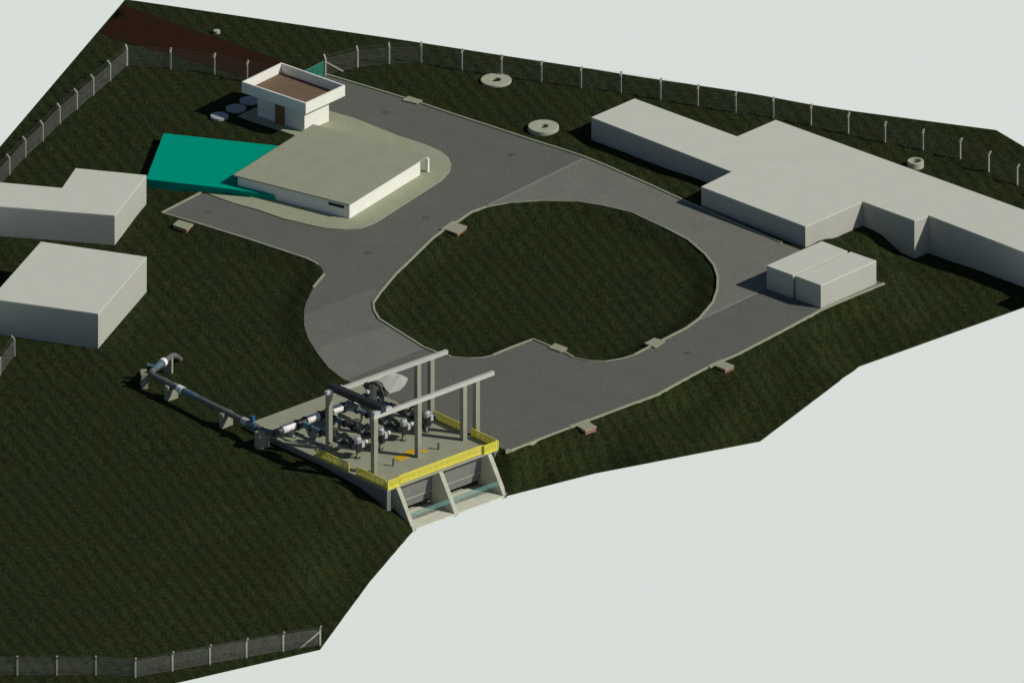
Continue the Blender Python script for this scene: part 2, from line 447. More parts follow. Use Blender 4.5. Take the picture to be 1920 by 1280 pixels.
# kerbs
def kerb(path, w=.2, top=.13, side=0):
    pts = [P(a, b) for a, b in path]
    mb = MB(); n = len(pts); L, R = [], []
    for i, q in enumerate(pts):
        t = (pts[min(i + 1, n - 1)] - pts[max(i - 1, 0)]); t = Vector((t.x, t.y, 0)).normalized(); s = Vector((t.y, -t.x, 0))
        L.append(q + s * (w * (side + 1) / 2)); R.append(q + s * (w * (side - 1) / 2))
    vs = []
    for z in (-.25, top):
        vs += [(q.x, q.y, z) for q in L] + [(q.x, q.y, z) for q in R]
    fs = []
    for i in range(n - 1):
        fs += [(2 * n + i, 2 * n + i + 1, 3 * n + i + 1, 3 * n + i), (i, i + 1, 2 * n + i + 1, 2 * n + i), (n + i, n + i + 1, 3 * n + i + 1, 3 * n + i), (i, i + 1, n + i + 1, n + i)]
    fs += [(0, n, 3 * n, 2 * n), (n - 1, 2 * n - 1, 4 * n - 1, 3 * n - 1)]
    mb.add(vs, fs)
    return tag(mb.build('kerb', M['kerb']), kind='structure')
kerb(N_KERB[:-1]); kerb(S_KERB[:-1] + [(948, 845)]); kerb([(595, 495.5), (575, 485.5), (540, 474), (467, 450), (367.5, 419), (303.5, 400), (376, 362.5)], .2)
kerb([(587, 540), (608, 515)], .2)
kerb(ISLAND[-8:] + ISLAND[:3]); kerb(ISLAND[8:19]); kerb(ISLAND[22:27]); kerb(ISLAND[29:33])
kerb(ISLAND[2:9], .1, .08); kerb(ISLAND[18:23], .1, .1); kerb(ISLAND[26:30], .1, .08)

# ------------------------------------------------------------------ buildings
def block(name, roof_px, z, base, label, cat='building', group=None, slab=.14):
    pts = W(roof_px, z)
    c = sum(pts, Vector()) / len(pts)
    t = thing(name, (c.x, c.y, max(base, -3)), label, cat, group)
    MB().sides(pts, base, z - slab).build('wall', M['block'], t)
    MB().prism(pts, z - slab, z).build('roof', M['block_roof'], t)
    return t
block('building', [(1109, 220), (1190, 185), (1382, 256), (1454.5, 225), (2090, 455), (2090, 560), (1965, 511), (1990, 499.5), (1740.8, 403.6), (1714.6, 413.4), (1617, 377.4), (1510, 424.5), (1315, 350), (1372, 322)],
      2.0, -2.6, 'long flat roofed pale building with stepped wings beyond the ring road')
block('building', [(-60, 339.5), (0, 342), (116.5, 352.5), (142, 315.5), (274.5, 328.5), (215, 404), (0, 387), (-60, 382.5)],
      2.55, -1.2, 'L-shaped flat roofed pale building touching the corner of the teal slab')
block('building', [(77, 453), (275, 481.5), (184, 588), (0, 562.5), (-18, 560)],
      3.0, -1.3, 'square flat roofed pale building standing alone on grass at left')
c1 = W([(1437.6, 497.8), (1541, 452), (1589, 470.5), (1486.5, 515.5)], 2.42)
c2 = W([(1492, 517), (1595, 472), (1643, 488.5), (1539, 534.4)], 2.42)
def container(pts, label):
    c = sum(pts, Vector()) / 4
    t = thing('container', (c.x, c.y, .02), label, 'container', 'pale box containers at the road end')
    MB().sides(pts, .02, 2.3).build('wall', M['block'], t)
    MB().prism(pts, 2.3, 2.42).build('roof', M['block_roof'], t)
container(c1, 'pale box container beside the dark end wall of the big building')
container(c2, 'pale box container along the outer kerb, sunlit long side facing the grass bank')

# teal slab
TE = W([(307, 250), (274, 336), (430, 354), (480, 361.5), (515, 366.5), (511, 363.5), (446, 346.5), (553, 277)], .6)
t = MB().prism(TE, -.45, .6).build('basin_cover', M['teal'])
tag(t, 'flat bright teal slab tucked against the side of the low shed', 'slab')

# shed
SH = W([(437, 328), (655, 383.5), (803, 291.5), (587, 233)], 1.62)
u1 = (SH[1] - SH[0]).normalized(); u2 = (SH[3] - SH[0]).normalized()
sw = [SH[0] + u1 * .45 + u2 * .12, SH[1] - u1 * .06 + u2 * .12, SH[2] - u1 * .06 - u2 * 1.3, SH[3] + u1 * .4 - u2 * 1.3]
c = sum(SH, Vector()) / 4
shed = thing('low_shed', (c.x, c.y, .11), 'low white shed with a big ribbed olive roof, on the rounded pavement', 'shed')
MB().sides(sw, .05, 1.5).build('wall', M['white'], shed)
MB().prism(SH, 1.5, 1.62).build('roof', M['roof_tile'], shed)
cp = P(801.5, 322, .11)
MB().box((cp.x, cp.y, .8), u1, u2, (0, 0, 1), .26, .26, 1.39).build('pillar', M['white'], shed)
va, vb = P(618, 382.5, 1.1), P(643, 389, 1.1)
fd = -u2; fd = Vector((u1.y, -u1.x, 0)); fd = fd if fd.y < 0 else -fd
def on_wall(q):   # drop onto the front wall plane
    n = Vector((u1.y, -u1.x, 0)); return q + n * (sw[0] - q).dot(n)
va = on_wall(va); vb = on_wall(vb); 
MB().box((va + vb) / 2 + fd * .02 + Vector((0, 0, .05)), u1, fd, (0, 0, 1), 1.7, .06, .28).build('vent', M['dark'], shed)

# guard house
HT = 3.6
HR = W([(453.3, 153.5), (573.3, 194), (647, 160), (527.5, 117.5)], HT)
h1 = (HR[1] - HR[0]); h2 = (HR[3] - HR[0]); l1, l2 = h1.length, h2.length; h1.normalize(); h2.normalize()
hc = sum(HR, Vector()) / 4
house = thing('guard_house', (hc.x, hc.y, .11), 'small white guard house with brown gravel roof and overhanging parapet', 'guard house')
wb = [P(483, 217.5, .11), P(571, 247.6, .11), P(616.7, 227.5, .11)]; wb.append(wb[0] + wb[2] - wb[1])
MB().sides(wb, .05, HT - 1.08).build('wall', M['white'], house)
mb = MB(); th = .16
for a, b, d in ((HR[0], HR[1], h2), (HR[2], HR[3], -h2)):
    mb.prism([a, b, b + d * th, a + d * th], HT - 1.1, HT)
for a, b, d in ((HR[0], HR[3], h1), (HR[1], HR[2], -h1)):
    e = (b - a).normalized() * (th + .002); mb.prism([a + e, b - e, b - e + d * th, a + e + d * th], HT - 1.1, HT)
par = mb.build('parapet', M['white'], house)
inn = [HR[0] + (h1 + h2) * th, HR[1] + (h2 - h1) * th, HR[2] - (h1 + h2) * th, HR[3] + (h1 - h2) * th]
MB().prism([q for q in inn], HT - 1.08, HT - .93).build('roof', M['gravel'], house)
q = HR[1] - h1 * 1.0 + h2 * .9
MB().tube([(q.x, q.y, HT - .93), (q.x, q.y, HT - .4)], .05, 8).build('vent_pipe', M['collar'], house)
wd = (wb[1] - wb[0]).normalized(); wn = Vector((wd.y, -wd.x, 0)); wn = wn if wn.dot(wb[1] - wb[2]) > 0 else -wn
dl = (wb[1] - wb[0]).length
dc = wb[0] + wd * dl * .48 + wn * .02
door = MB().box((dc.x, dc.y, .11 + 1.0), wd, wn, (0, 0, 1), .95, .07, 2.0).build('door', M['wood'], house)
mb = MB()
for s in (-1, 1): mb.box(dc + wd * s * .52 + Vector((0, 0, 1.03)), wd, wn, (0, 0, 1), .08, .1, 2.06)
mb.build('frame', M['wood'], door)
hq = dc + wd * .36 + wn * .07 + Vector((0, 0, .95))
MB().box(hq, wd, wn, (0, 0, 1), .14, .05, .05).build('handle', M['steel'], door)

# concrete rings and lids
def ring(px, py, r, hole, h, label, name='concrete_ring', group='concrete rings on the grass'):
    c = G(px, py, h)
    c = c - Vector((0, 0, h))
    mb = MB(); mb.lathe(c, [(hole, -.2), (r, -.2), (r, h - .04), (r - .04, h), (hole + .02, h), (hole, h - .02)])
    o = mb.build(name, M['ring'], loc=c)
    return tag(o, label, 'concrete ring', group)
ring(930, 149, 1.45, .47, .22, 'flat concrete ring with a small hole, lying by the far boundary fence')
ring(1019, 236, 1.45, .47, .36, 'thick concrete ring with a small hole, between the road kerb and the long building')
ring(1716.5, 301, .78, .50, .62, 'small tall concrete ring standing behind the long building roof')
for px, py, r, h, lab in ((406.5, 62, .32, .25, 'tiny pale concrete lid beside the brown dirt track'),):  # small round concrete lid on the grass
    c = G(px, py); tag(MB().lathe(c, [(.001, -.1), (r, -.1), (r, h), (.001, h + .03)], 24).build('concrete_lid', M['ring'], loc=c), lab, 'concrete lid')
for px, py, r, h, lab in ((468, 188, .95, .16, 'round grey tank lid half hidden behind the guard house wall'),
                          (442.5, 202.5, .95, .16, 'middle of the three round tank lids in the guard house shadow'),
                          (411.5, 216.5, .86, .22, 'outermost round tank lid with its rim catching the sun')):
    c = G(px, py, h) - Vector((0, 0, h))
    tag(MB().lathe(c, [(.001, -.1), (r, -.1), (r, h - .03), (r - .03, h), (.001, h + .02)], 36).build('tank_lid', M['disc'], loc=c), lab, 'tank lid', 'round tank lids beside the guard house')

for px, py, lab in ((722, 211, 'iron manhole cover in the road behind the guard house'), (960, 290, 'iron manhole cover in the road left of the pale paving seam'),
                    (691, 474, 'iron manhole cover in the road junction below the shed'), (391, 398, 'iron manhole cover in the dead-end road by the teal slab'),
                    (798, 408, 'iron manhole cover in the road near the left drain box of the island'), (1290, 662, 'iron manhole cover in the lower road near the kerbside drain boxes')):
    c = P(px, py, .02)
    tag(MB().lathe(c, [(.001, -.02), (.36, -.02), (.36, .012), (.30, .018), (.27, .012), (.001, .012)], 24).build('manhole_cover', M['iron'], loc=c), lab, 'manhole cover', 'manhole covers in the road')

# catch basins at the kerb
def basin(quad, depth, label, hood=None):
    q = W(quad, .16)
    c = sum(q, Vector()) / 4
    t = thing('catch_basin', (c.x, c.y, -.5), label, 'drain box', 'brick drain boxes at the kerb')
    MB().prism([c + (k - c) * .94 for k in q], -1.3, .06).build('body', M['brick'], t)
    MB().prism(q, .06, .16).build('lid', M['kerb'], t)
    if hood:
        a, b = P(*hood[0], .17), P(*hood[1], .17)
        MB().bar(a - Vector((0, 0, .08)), b - Vector((0, 0, .08)), .32, .2).build('inlet', M['kerb'], t)
    return t
basin([(1082, 797.6), (1103.7, 790), (1119, 799), (1098, 807)], .5, 'red brick drain box beside the outer kerb close to the pump platform', ((1068, 799), (1104, 786)))
basin([(1341, 685), (1356, 676.5), (1377, 685), (1360, 692.5)], .4, 'red brick drain box on the outer kerb below the containers', ((1329, 686), (1356, 674)))
basin([(833, 429), (850, 416), (876, 424), (858, 438)], .4, 'drain box on the island corner nearest the shed', ((829, 430), (851, 415)))
basin([(324, 421), (335, 412), (363, 420), (350, 430.5)], .5, 'drain box in the grass along the dead-end road')
basin([(754, 187.5), (766, 180), (792, 188), (782, 194)], .2, 'drain box on the far kerb behind the guard house')
basin([(1029, 651), (1041, 643), (1064, 651.5), (1052, 659)], .2, 'drain box by the notch in the island edge')
basin([(1208, 643), (1227, 633), (1247, 639), (1229, 651)], .2, 'drain box on the island edge facing the lower road', None)

# ------------------------------------------------------------------ fences
post_mesh = None
def make_post(base, out):
    """concrete post with a cranked top"""
    mb = MB(); o = Vector(out).normalized(); s = Vector((-o.y, o.x, 0)); w = .08
    prof = [(0, -.3), (0, 1.72), (.30, 2.08)]
    rings = []
    for i, (d, z) in enumerate(prof):
        k = w if i < 2 else w * .8
        rings.append([base + o * (d + a * k) + s * b * k + Vector((0, 0, z - a * (.05 if i else 0))) for a, b in ((-1, -1), (1, -1), (1, 1), (-1, 1))])
    vs = [q for r in rings for q in r]
    fs = [(3, 2, 1, 0), (8, 9, 10, 11)] + [(i * 4 + k, i * 4 + (k + 1) % 4, i * 4 + 4 + (k + 1) % 4, i * 4 + 4 + k) for i in range(2) for k in range(4)]
    return mb.add(vs, fs)
def fence(bases_px, out_side, label, braces=(), hmesh=1.72, wire='wire'):
    pts = [G(a, b) for a, b in bases_px]
    c = pts[len(pts) // 2]
    t = thing('wire_fence', c, label, 'fence')
    n = len(pts)
    outs = []
    for i in range(n):
        d = pts[min(i + 1, n - 1)] - pts[max(i - 1, 0)]; outs.append(Vector((d.y, -d.x, 0)).normalized() * out_side)
    for q, o in zip(pts, outs): make_post(q, o).build('post', M['post'], t)
    mb = MB(); top = []; 
    for a, b in zip(pts, pts[1:]):
        up = Vector((0, 0, 1))
        mb.add([a + up * .03, b + up * .03, b + up * hmesh, a + up * hmesh], [(0, 1, 2, 3)])
    mb.build('wire_mesh', M[wire], t)
    for d, z in ((0, 1.70), (0, .9), (0, .12), (.12, 1.87), (.22, 1.99)):
        MB().tube([pts[i] + outs[i] * d + Vector((0, 0, z)) for i in range(n)], .008, 5, False).build('strand', M['grey_steel'], t)
    for i, (bx, by) in braces:
        a = pts[i] + Vector((0, 0, 1.45)); b = G(bx, by)
        MB().bar(a, b, .14, .14).build('brace', M['post'], t)
    return t
fence([(-15, 362), (17, 328), (47, 295), (79.5, 265), (111.5, 232.5), (143.5, 205.5), (174.5, 179), (206, 152.5), (238, 123.5), (319.6, 130), (401.5, 139.5), (463, 153), (520, 163)], -1,
      'wire fence with cranked posts along the left boundary and the dirt track')
fence([(610, 142), (670.5, 126.5), (730, 120), (789.5, 118.5), (865.5, 131.5), (940, 143.5), (1014.6, 154), (1089, 165), (1163.6, 174), (1238, 186.5), (1308, 198.7), (1379, 211.5), (1449.5, 222), (1520, 235),
       (1590, 250.5), (1659, 267.5), (1730, 282), (1800, 298), (1853.5, 322.5), (1907, 347), (1962, 372)], -1,
      'long wire fence along the far boundary behind the big building', [(0, (643, 134))], wire='thin_wire')
fence([(-41, 1265), (32.7, 1265), (106.7, 1265), (180, 1265), (254, 1269), (323, 1257), (393, 1244), (461.7, 1232), (530.7, 1220), (600, 1209)], 1,
      'wire fence at the bottom, braced at its end post near the river edge', [(9, (563, 1214))])
fence([(-32, 735), (0, 703), (26.5, 668)], -1, 'short stretch of wire fence at the left edge below the square building')

# gate
ga, gb = G(609, 142), G(560, 166)
gt = thing('mesh_gate', ga, 'green mesh gate across the road behind the guard house', 'gate')
d = (gb - ga).normalized(); up = Vector((0, 0, 1))
gb = ga + d * 5.2
mb = MB()
for z in (.15, 1.5): mb.bar(ga + d * .15 + up * z, gb + up * z, .07, .07)
for k in (.15, 2.7, 5.2): mb.bar(ga + d * k + up * .115, ga + d * k + up * 1.535, .07, .07)
mb.build('frame', M['gauge'], gt)
MB().add([ga + d * .15 + up * .18, gb + up * .18, gb + up * 1.47, ga + d * .15 + up * 1.47], [(0, 1, 2, 3)]).build('mesh_panel', M['gate_mesh'], gt)

# ------------------------------------------------------------------ pump platform
plat = thing('pump_platform', D(LA / 2, -LO / 2, 0), 'concrete pump platform over the river intake with sloping piers', 'platform')
ZT = .06
MB().prism([D(0, .12), D(LA, .12), D(LA, -LO), D(0, -LO)], -.16, ZT).build('deck', M['deck'], plat)
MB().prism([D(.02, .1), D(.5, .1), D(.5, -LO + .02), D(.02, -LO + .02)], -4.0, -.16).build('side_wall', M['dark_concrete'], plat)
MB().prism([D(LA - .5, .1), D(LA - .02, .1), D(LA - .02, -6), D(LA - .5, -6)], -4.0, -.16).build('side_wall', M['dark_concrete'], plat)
def slab_profile(prof, a0, a1):
    mb = MB(); n = len(prof)
    vs = [D(a0, o, z) for o, z in prof] + [D(a1, o, z) for o, z in prof]
    fs = [tuple(range(n)), tuple(range(n, 2 * n))[::-1]] + [(i, (i + 1) % n, n + (i + 1) % n, n + i) for i in range(n)]
    return mb.add(vs, fs)
pier = [(-1.1, -.16), (.125, -.16), (.125, -.06), (.30, -.12), (.46, -.34), (2.45, -3.56), (2.45, -3.9), (-1.1, -3.9)]
for a in PIER_A:
    slab_profile(pier, a - PIER_T / 2, a + PIER_T / 2).build('pier', M['concrete'], plat)
slab_profile([(-6.2, -.16), (-6.0, -.16), (-6.0, -3.7), (-6.2, -3.7)], .5, LA - .5).build('back_wall', M['concrete'], plat)
slab_profile([(-6.2, -3.9), (-6.2, -3.7), (-1.1, -3.7), (-1.1, -3.9)], .5, LA - .5).build('floor_slab', M['concrete'], plat)
for a0, a1 in zip(PIER_A, PIER_A[1:]):
    x0, x1 = a0 + PIER_T / 2, a1 - PIER_T / 2
    slab_profile([(-1.1, -3.58), (2.5, -3.58), (2.5, -3.74), (-1.1, -3.74)], x0, x1).build('apron', M['pale_concrete'], plat)
    sc = slab_profile([(-.9, -.16), (-.7, -.16), (-.7, -2.13), (-.9, -2.13)], x0, x1).build('breast_wall', M['screen'], plat)
    slab_profile([(-.92, -2.13), (-.78, -2.13), (-.78, -2.95), (-.92, -2.95)], x0, x1).build('lower_panel', M['screen'], sc)
    MB().bar(D(x0, -.76, -2.17), D(x1, -.76, -2.17), .16, .08).build('edge_strip', M['concrete'], sc)
    slab_profile([(1.64, -2.30), (1.70, -2.28), (1.92, -2.63), (1.86, -2.65)], x0, x1).build('teal_screen', M['teal_screen'], plat)

for px, py, z in ((752, 857, 0), (776, 846.5, 0), (795, 846, 0)): pass
def plate(a, o, sa, so, label):
    c = D(a, o, ZT + .02)
    tag(MB().box(c, A_, O_, (0, 0, 1), sa, so, .04).build('floor_plate', M['hatch'], loc=c), label, 'floor plate', 'yellow floor plates on the platform')
def ao(px, py, z=0.0):
    q = P(px, py, z) - DS; return q.dot(A_), q.dot(O_)
a, o = ao(752, 859); plate(a, o, 1.3, .9, 'yellow floor plate nearest the front handrail, in the column shadow')
a, o = ao(772, 848.5); plate(a, o, 1.3, .9, 'yellow floor plate between the two short dark pipes on the platform')
a, o = ao(795, 846.5); plate(a, o, .7, .6, 'small yellow floor plate just beyond the front middle column')
for px, py, lab in ((737.5, 873, 'short dark pipe stub by the yellow floor plate near the corner'), (822, 842, 'short dark pipe stub near the middle of the front handrail')):
    q = P(px, py, ZT); mb = MB(); mb.tube([q, q + Vector((0, 0, .62)), q + Vector((0, 0, .66))], [.1, .1, .13], 10)
    tag(mb.build('pipe_stub', M['grey_steel'], loc=q), lab, 'pipe stub', 'pipe stubs on the platform')

# handrails
def handrail(path, label, h=.84):
    pts = [Vector(q) for q in path]
    c = sum(pts, Vector()) / len(pts)
    t = thing('handrail', c, label, 'handrail', 'yellow handrails of the platform')
    up = Vector((0, 0, 1))
    mb = MB()
    for a, b in zip(pts, pts[1:]): mb.bar(a + up * h, b + up * h, .09, .10)
    mb.build('top_rail', M['yellow'], t)
    for z in (.28, .46, .64):
        mb = MB()
        for a, b in zip(pts, pts[1:]): mb.bar(a + up * z, b + up * z, .05, .075)
        mb.build('middle_rail', M['yellow'], t)
    mb = MB()
    for a, b in zip(pts, pts[1:]): mb.bar(a + up * .06, b + up * .06, .04, .26)
    mb.build('toe_board', M['yellow'], t)
    mb = MB()
    for a, b in zip(pts, pts[1:]): mb.add([a + up * .2, b + up * .2, b + up * (h - .06), a + up * (h - .06)], [(0, 1, 2, 3)])
    mb.build('infill_mesh', M['rail_mesh'], t)
    first = None
    for a, b in zip(pts, pts[1:]):
        n = max(1, round((b - a).length / .7))
        for i in range(n + 1):
            q = a + (b - a) * i / n
            if first is None:
                first = MB().box(q + up * (h / 2), A_, O_, up, .07, .07, h - .02).build('post', M['yellow'], t); q0 = q
            else:
                p = first.copy(); COL.objects.link(p); p.parent = t; p.location = q - q0
    return t
J0, J1 = PIER_A[0] + .3, PIER_A[2] - .6
handrail([D(.08, .16, ZT), D(J0, .16, ZT), D(J0, -.05, ZT), D(J1, -.05, ZT), D(J1, .16, ZT), D(LA - .08, .16, ZT)], 'yellow handrail along the river front of the platform')
aR, oR = ao(888, 818); aR2, oR2 = ao(812, 786)
handrail([D(LA - .08, -.1, ZT), D(LA - .08, oR, ZT)], 'short yellow handrail at the right corner of the platform')
handrail([D(LA - .08, oR - 1.3, ZT), D(LA - .08, oR2, ZT)], 'yellow handrail between the platform and the road')
aL, oL = ao(651, 886); aL2, oL2 = ao(664, 893); aL3, oL3 = ao(592, 858)
handrail([D(.08, -.1, ZT), D(.08, oL2, ZT)], 'yellow handrail on the shaded side of the platform, near its front corner')
handrail([D(.08, oL, ZT), D(.08, oL3, ZT)], 'yellow handrail on the shaded side of the platform, beside the rear column')

# gantry runways
ZB = 5.62
def runway(base_xs, p0, p1, label):
    a = P(*p0, ZB + .2); b = P(*p1, ZB + .2)
    t = thing('crane_runway', (a.x, a.y, ZT), label, 'crane runway', 'crane runways over the pumps')
    MB().bar(a, b, .34, .40).build('beam', M['beam'], t)
    dd = (b - a).normalized()
    for x in base_xs:
        q = a + (b - a) * ((x - p0[0]) / (p1[0] - p0[0]))
        MB().box((q.x, q.y, (ZB + ZT) / 2), A_, O_, (0, 0, 1), .48, .48, ZB - ZT).build('column', M['column'], t)
    return a, b
r1a, r1b = runway((617, 700, 783, 808), (612, 739), (838, 659), 'far crane runway beam on four concrete columns')
r2a, r2b = runway((702, 784, 869, 893), (699, 782.5), (925, 698.5), 'near crane runway beam on four concrete columns')

# bridge crane
k1, k2 = P(627, 727, ZB + .75), P(716, 766, ZB + .75)
cr = thing('bridge_crane', ((k1 + k2) / 2), 'black bridge crane girder spanning the two runway beams', 'crane')
ax = (k2 - k1).normalized(); sd = Vector((-ax.y, ax.x, 0)); up = Vector((0, 0, 1))
MB().bar(k1 - ax * .3, k2 + ax * .25, .68, .66).build('girder', M['black'], cr, bevel=.03)
for q in (k1, k2):
    q = Vector((q.x, q.y, ZB + .62)) - ax * .0
    MB().bar(q - sd * 1.1 + up * -.06, q + sd * 1.1 + up * -.06, .36, .28).build('end_carriage', M['motor'], cr)
q = k1 + (k2 - k1) * .38 - up * .95
mb = MB(); mb.bar(q - ax * .75, q + ax * .85, .42, .42); hoist = mb.build('hoist', M['grey_steel'], cr)
mb = MB(); mb.bar(q + up * .2, q + up * .65, .2, .2, (1, 0, 0)); mb.build('hanger', M['black'], hoist)
cc = k1 + (k2 - k1) * .82 + sd * -.35
arc = []
for i in range(17):
    th = math.radians(-25 + 230 * i / 16)
    arc.append(P(703, 737, ZB + .3) + ax * (1.15 * math.cos(th)) + up * (1.0 * math.sin(th)))
MB().tube(arc, .12, 8).build('cable_loop', M['black'], cr)
q = P(690, 723, ZB + .5); MB().box(q, ax, sd, up, .7, .5, .5).build('motor', M['black'], cr, bevel=.05)
q = P(714, 737, ZB + .4); MB().box(q, ax, sd, up, .7, .5, .5).build('gearbox', M['black'], cr, bevel=.05)
q = P(690, 734, ZB + .5); MB().box(q, ax, sd, up, .3, .3, .3).build('switch_box', M['collar'], cr)
# light sheet hood beside the far runway
HP = [(692, 713), (733, 697.5), (752, 702), (765, 709), (759, 721), (749, 730.5), (730, 736), (723, 729), (717, 717), (708, 713)]
hz = ZB - .1
mb = MB(); n = len(HP)
top = []
for x, y in HP:
    s = (x - 692) / 73.0
    top.append(P(x, y, hz + .35 * math.sin(s * math.pi)))
mb.add([q for q in top] + [q - up * .07 for q in top], [tuple(range(n))[::-1], tuple(range(n, 2 * n))] + [(i, (i + 1) % n, n + (i + 1) % n, n + i) for i in range(n)])
mb.build('hood', M['beam'], cr)

# ------------------------------------------------------------------ pipework
HZ = 1.0
hp0, hp1 = P(505, 815, HZ), P(742, 724, HZ)
hd = (hp1 - hp0).normalized()
def on_header(px):
    return hp0 + (hp1 - hp0) * ((px - 505) / (742 - 505))
BR = [564, 607, 650, 693]
head = thing('header_pipe', P(620, 790, ZT), 'thick dark header pipe with white sleeves along the rear of the platform', 'pipe')
MB().tube([hp0 + (hp1 - hp0) * .03, hp1], .33, 18).build('pipe', M['steel'], head)
for px in (541, 586, 629, 672):
    a, b = on_header(px - 13), on_header(px + 10)
    MB().tube([a, a + (b - a) * .02, b, b + hd * .01], [.36, .40, .40, .36], 18).build('sleeve', M['collar'], head)
for px in BR:
    q = on_header(px); 
    mb = MB(); mb.tube([q - hd * .55, q + hd * .55], .37, 18)
    for s in (-.55, .55): mb.tube([q + hd * (s - .05), q + hd * (s + .05)], .47, 18)
    mb.build('tee', M['black'], head)
for px in (560, 640):
    q = on_header(px - 14); MB().box((q.x, q.y, .35), hd, O_, (0, 0, 1), .4, .6, .6).build('saddle', M['concrete'], head)

def branch(i, px):
    q = on_header(px)
    names = ('leftmost', 'second', 'third', 'rightmost')
    t = thing('discharge_pipe', (q.x, q.y, ZT), ('blue grey discharge pipe joining the header nearest the pipeline bend', 'blue grey discharge pipe second from the pipeline bend',
              'blue grey discharge pipe third from the pipeline bend, below the crane girder', 'blue grey discharge pipe farthest from the pipeline bend, near the road')[i], 'pipe', 'discharge pipes from pumps to header')
    d = O_
    L = 7.7
    MB().tube([q + d * .2, q + d * L], .20, 14).build('pipe', M['steel'], t)
    MB().tube([q + d * .45, q + d * .55, q + d * 1.15, q + d * 1.5], [.30, .34, .32, .22], 16).build('reducer', M['tealpipe'], t)
    MB().tube([q + d * 1.5, q + d * 2.9], .235, 16).build('spool', M['bluegrey'], t)
    for k in (1.48, 2.95, 4.15, 5.0, 5.95):
        MB().tube([q + d * (k - .06), q + d * (k + .06)], .36, 16).build('flange', M['black'], t)
    v = q + d * 4.6
    mb = MB(); mb.tube([v - d * .42, v - d * .2, v + d * .2, v + d * .42], [.22, .36, .36, .22], 14); mb.tube([v, v + up * .85], [.26, .14], 12)
    val = mb.build('valve', M['steel'], t)
    hw = v + up * .9
    mb = MB(); circ = [hw + Vector((.34 * math.cos(x * math.pi / 8), .34 * math.sin(x * math.pi / 8), 0)) for x in range(17)]
    mb.tube(circ, .05, 6, False); mb.bar(hw - A_ * .33, hw + A_ * .33, .05, .05); mb.bar(hw - O_ * .33, hw + O_ * .33, .05, .05)
    mb.build('handwheel', M['grey_steel'], val)
    mb = MB(); mb.tube([q + d * 3.2 + up * .1, q + d * 3.9 + up * .1], .3, 14); mb.build('check_valve', M['steel'], t)
    for k in (2.2, 5.5):
        z = q + d * k; MB().box((z.x, z.y, (ZT + HZ - .2) / 2), d, A_, up, .18, .3, HZ - .2 - ZT).build('support', M['column'], t)
def pump(i, px):
    q = on_header(px) + O_ * 7.95; b = Vector((q.x, q.y, ZT))
    t = thing('pump', b, ('vertical pump with pale motor, nearest the shaded handrail', 'vertical pump with pale motor, just behind the near corner column',
              'vertical pump with pale motor, between the corner and middle front columns', 'vertical pump with pale motor, farthest right by the road')[i], 'pump', 'vertical pumps on the platform')
    MB().tube([b, b + up * .06], .30, 16).build('base_plate', M['steel'], t)
    MB().tube([b + up * .05, b + up * .9], .15, 12).build('pedestal', M['column'], t)
    c = b + up * 1.15
    MB().tube([c - O_ * .62, c - O_ * .58, c - O_ * .3, c + O_ * .3, c + O_ * .36], [.30, .34, .42, .42, .30], 18).build('casing', M['grey_steel'], t)
    for k in (-.6, .34):
        MB().tube([c + O_ * (k - .05), c + O_ * (k + .05)], .46, 18).build('flange', M['black'], t)
    m0 = b + up * 1.5 + O_ * .05
    m = MB().tube([m0, m0 + up * .06, m0 + up * .52, m0 + up * .62, m0 + up * .66], [.30, .33, .33, .24, .1], 16).build('motor', M['motor'], t)
    mb = MB()
    for k in range(12):
        th = k * math.pi / 6; e = Vector((math.cos(th), math.sin(th), 0))
        mb.box(m0 + up * .3 + e * .34, e, up, Vector((-e.y, e.x, 0)), .05, .42, .03)
    mb.build('fin', M['motor'], m)
    MB().box(b + up * 1.45 + A_ * .34 + O_ * .30, A_, O_, up, .34, .34, .62).build('terminal_box', M['motor'], t, bevel=.02)
    MB().tube([c + A_ * .36, c + A_ * .95], .33, 14).build('side_drive', M['black'], t)
    z = b + A_ * 1.0 + O_ * .1 + up * 1.45
    MB().box(z, A_, O_, up, .26, .22, .28).build('gauge_box', M['collar'], t, bevel=.02)
    g0 = c - O_ * 2.2
    arch = [g0 + O_ * (1.75 * k / 12) + up * (.25 + .78 * math.sin(math.pi * k / 12)) - A_ * .3 for k in range(13)]
    MB().tube(arch, .10, 8).build('bypass_tube', M['steel'], t)
    MB().tube([g0 - A_ * .3 + O_ * .1, g0 - A_ * .75 + O_ * .1 + up * .1, g0 - A_ * .85 + O_ * .9 - up * .1], .13, 8).build('drain_tube', M['grey_steel'], t)
for i, px in enumerate(BR):
    branch(i, px); pump(i, px)

# control cabinet by the road rail
cq = P(800, 800, ZT)
cb = thing('control_cabinet', cq, 'narrow blue grey control cabinet at the end of the rail beside the road', 'cabinet')
MB().box(cq + up * .75, A_, O_, up, .8, .5, 1.4).build('body', M['bluegrey'], cb, bevel=.02)
MB().box(cq + up * 1.5, A_, O_, up, .92, .62, .1).build('roof', M['motor'], cb)
MB().box(cq + up * .75 + O_ * .27, A_, O_, up, .66, .04, 1.2).build('door', M['bluegrey'], cb)

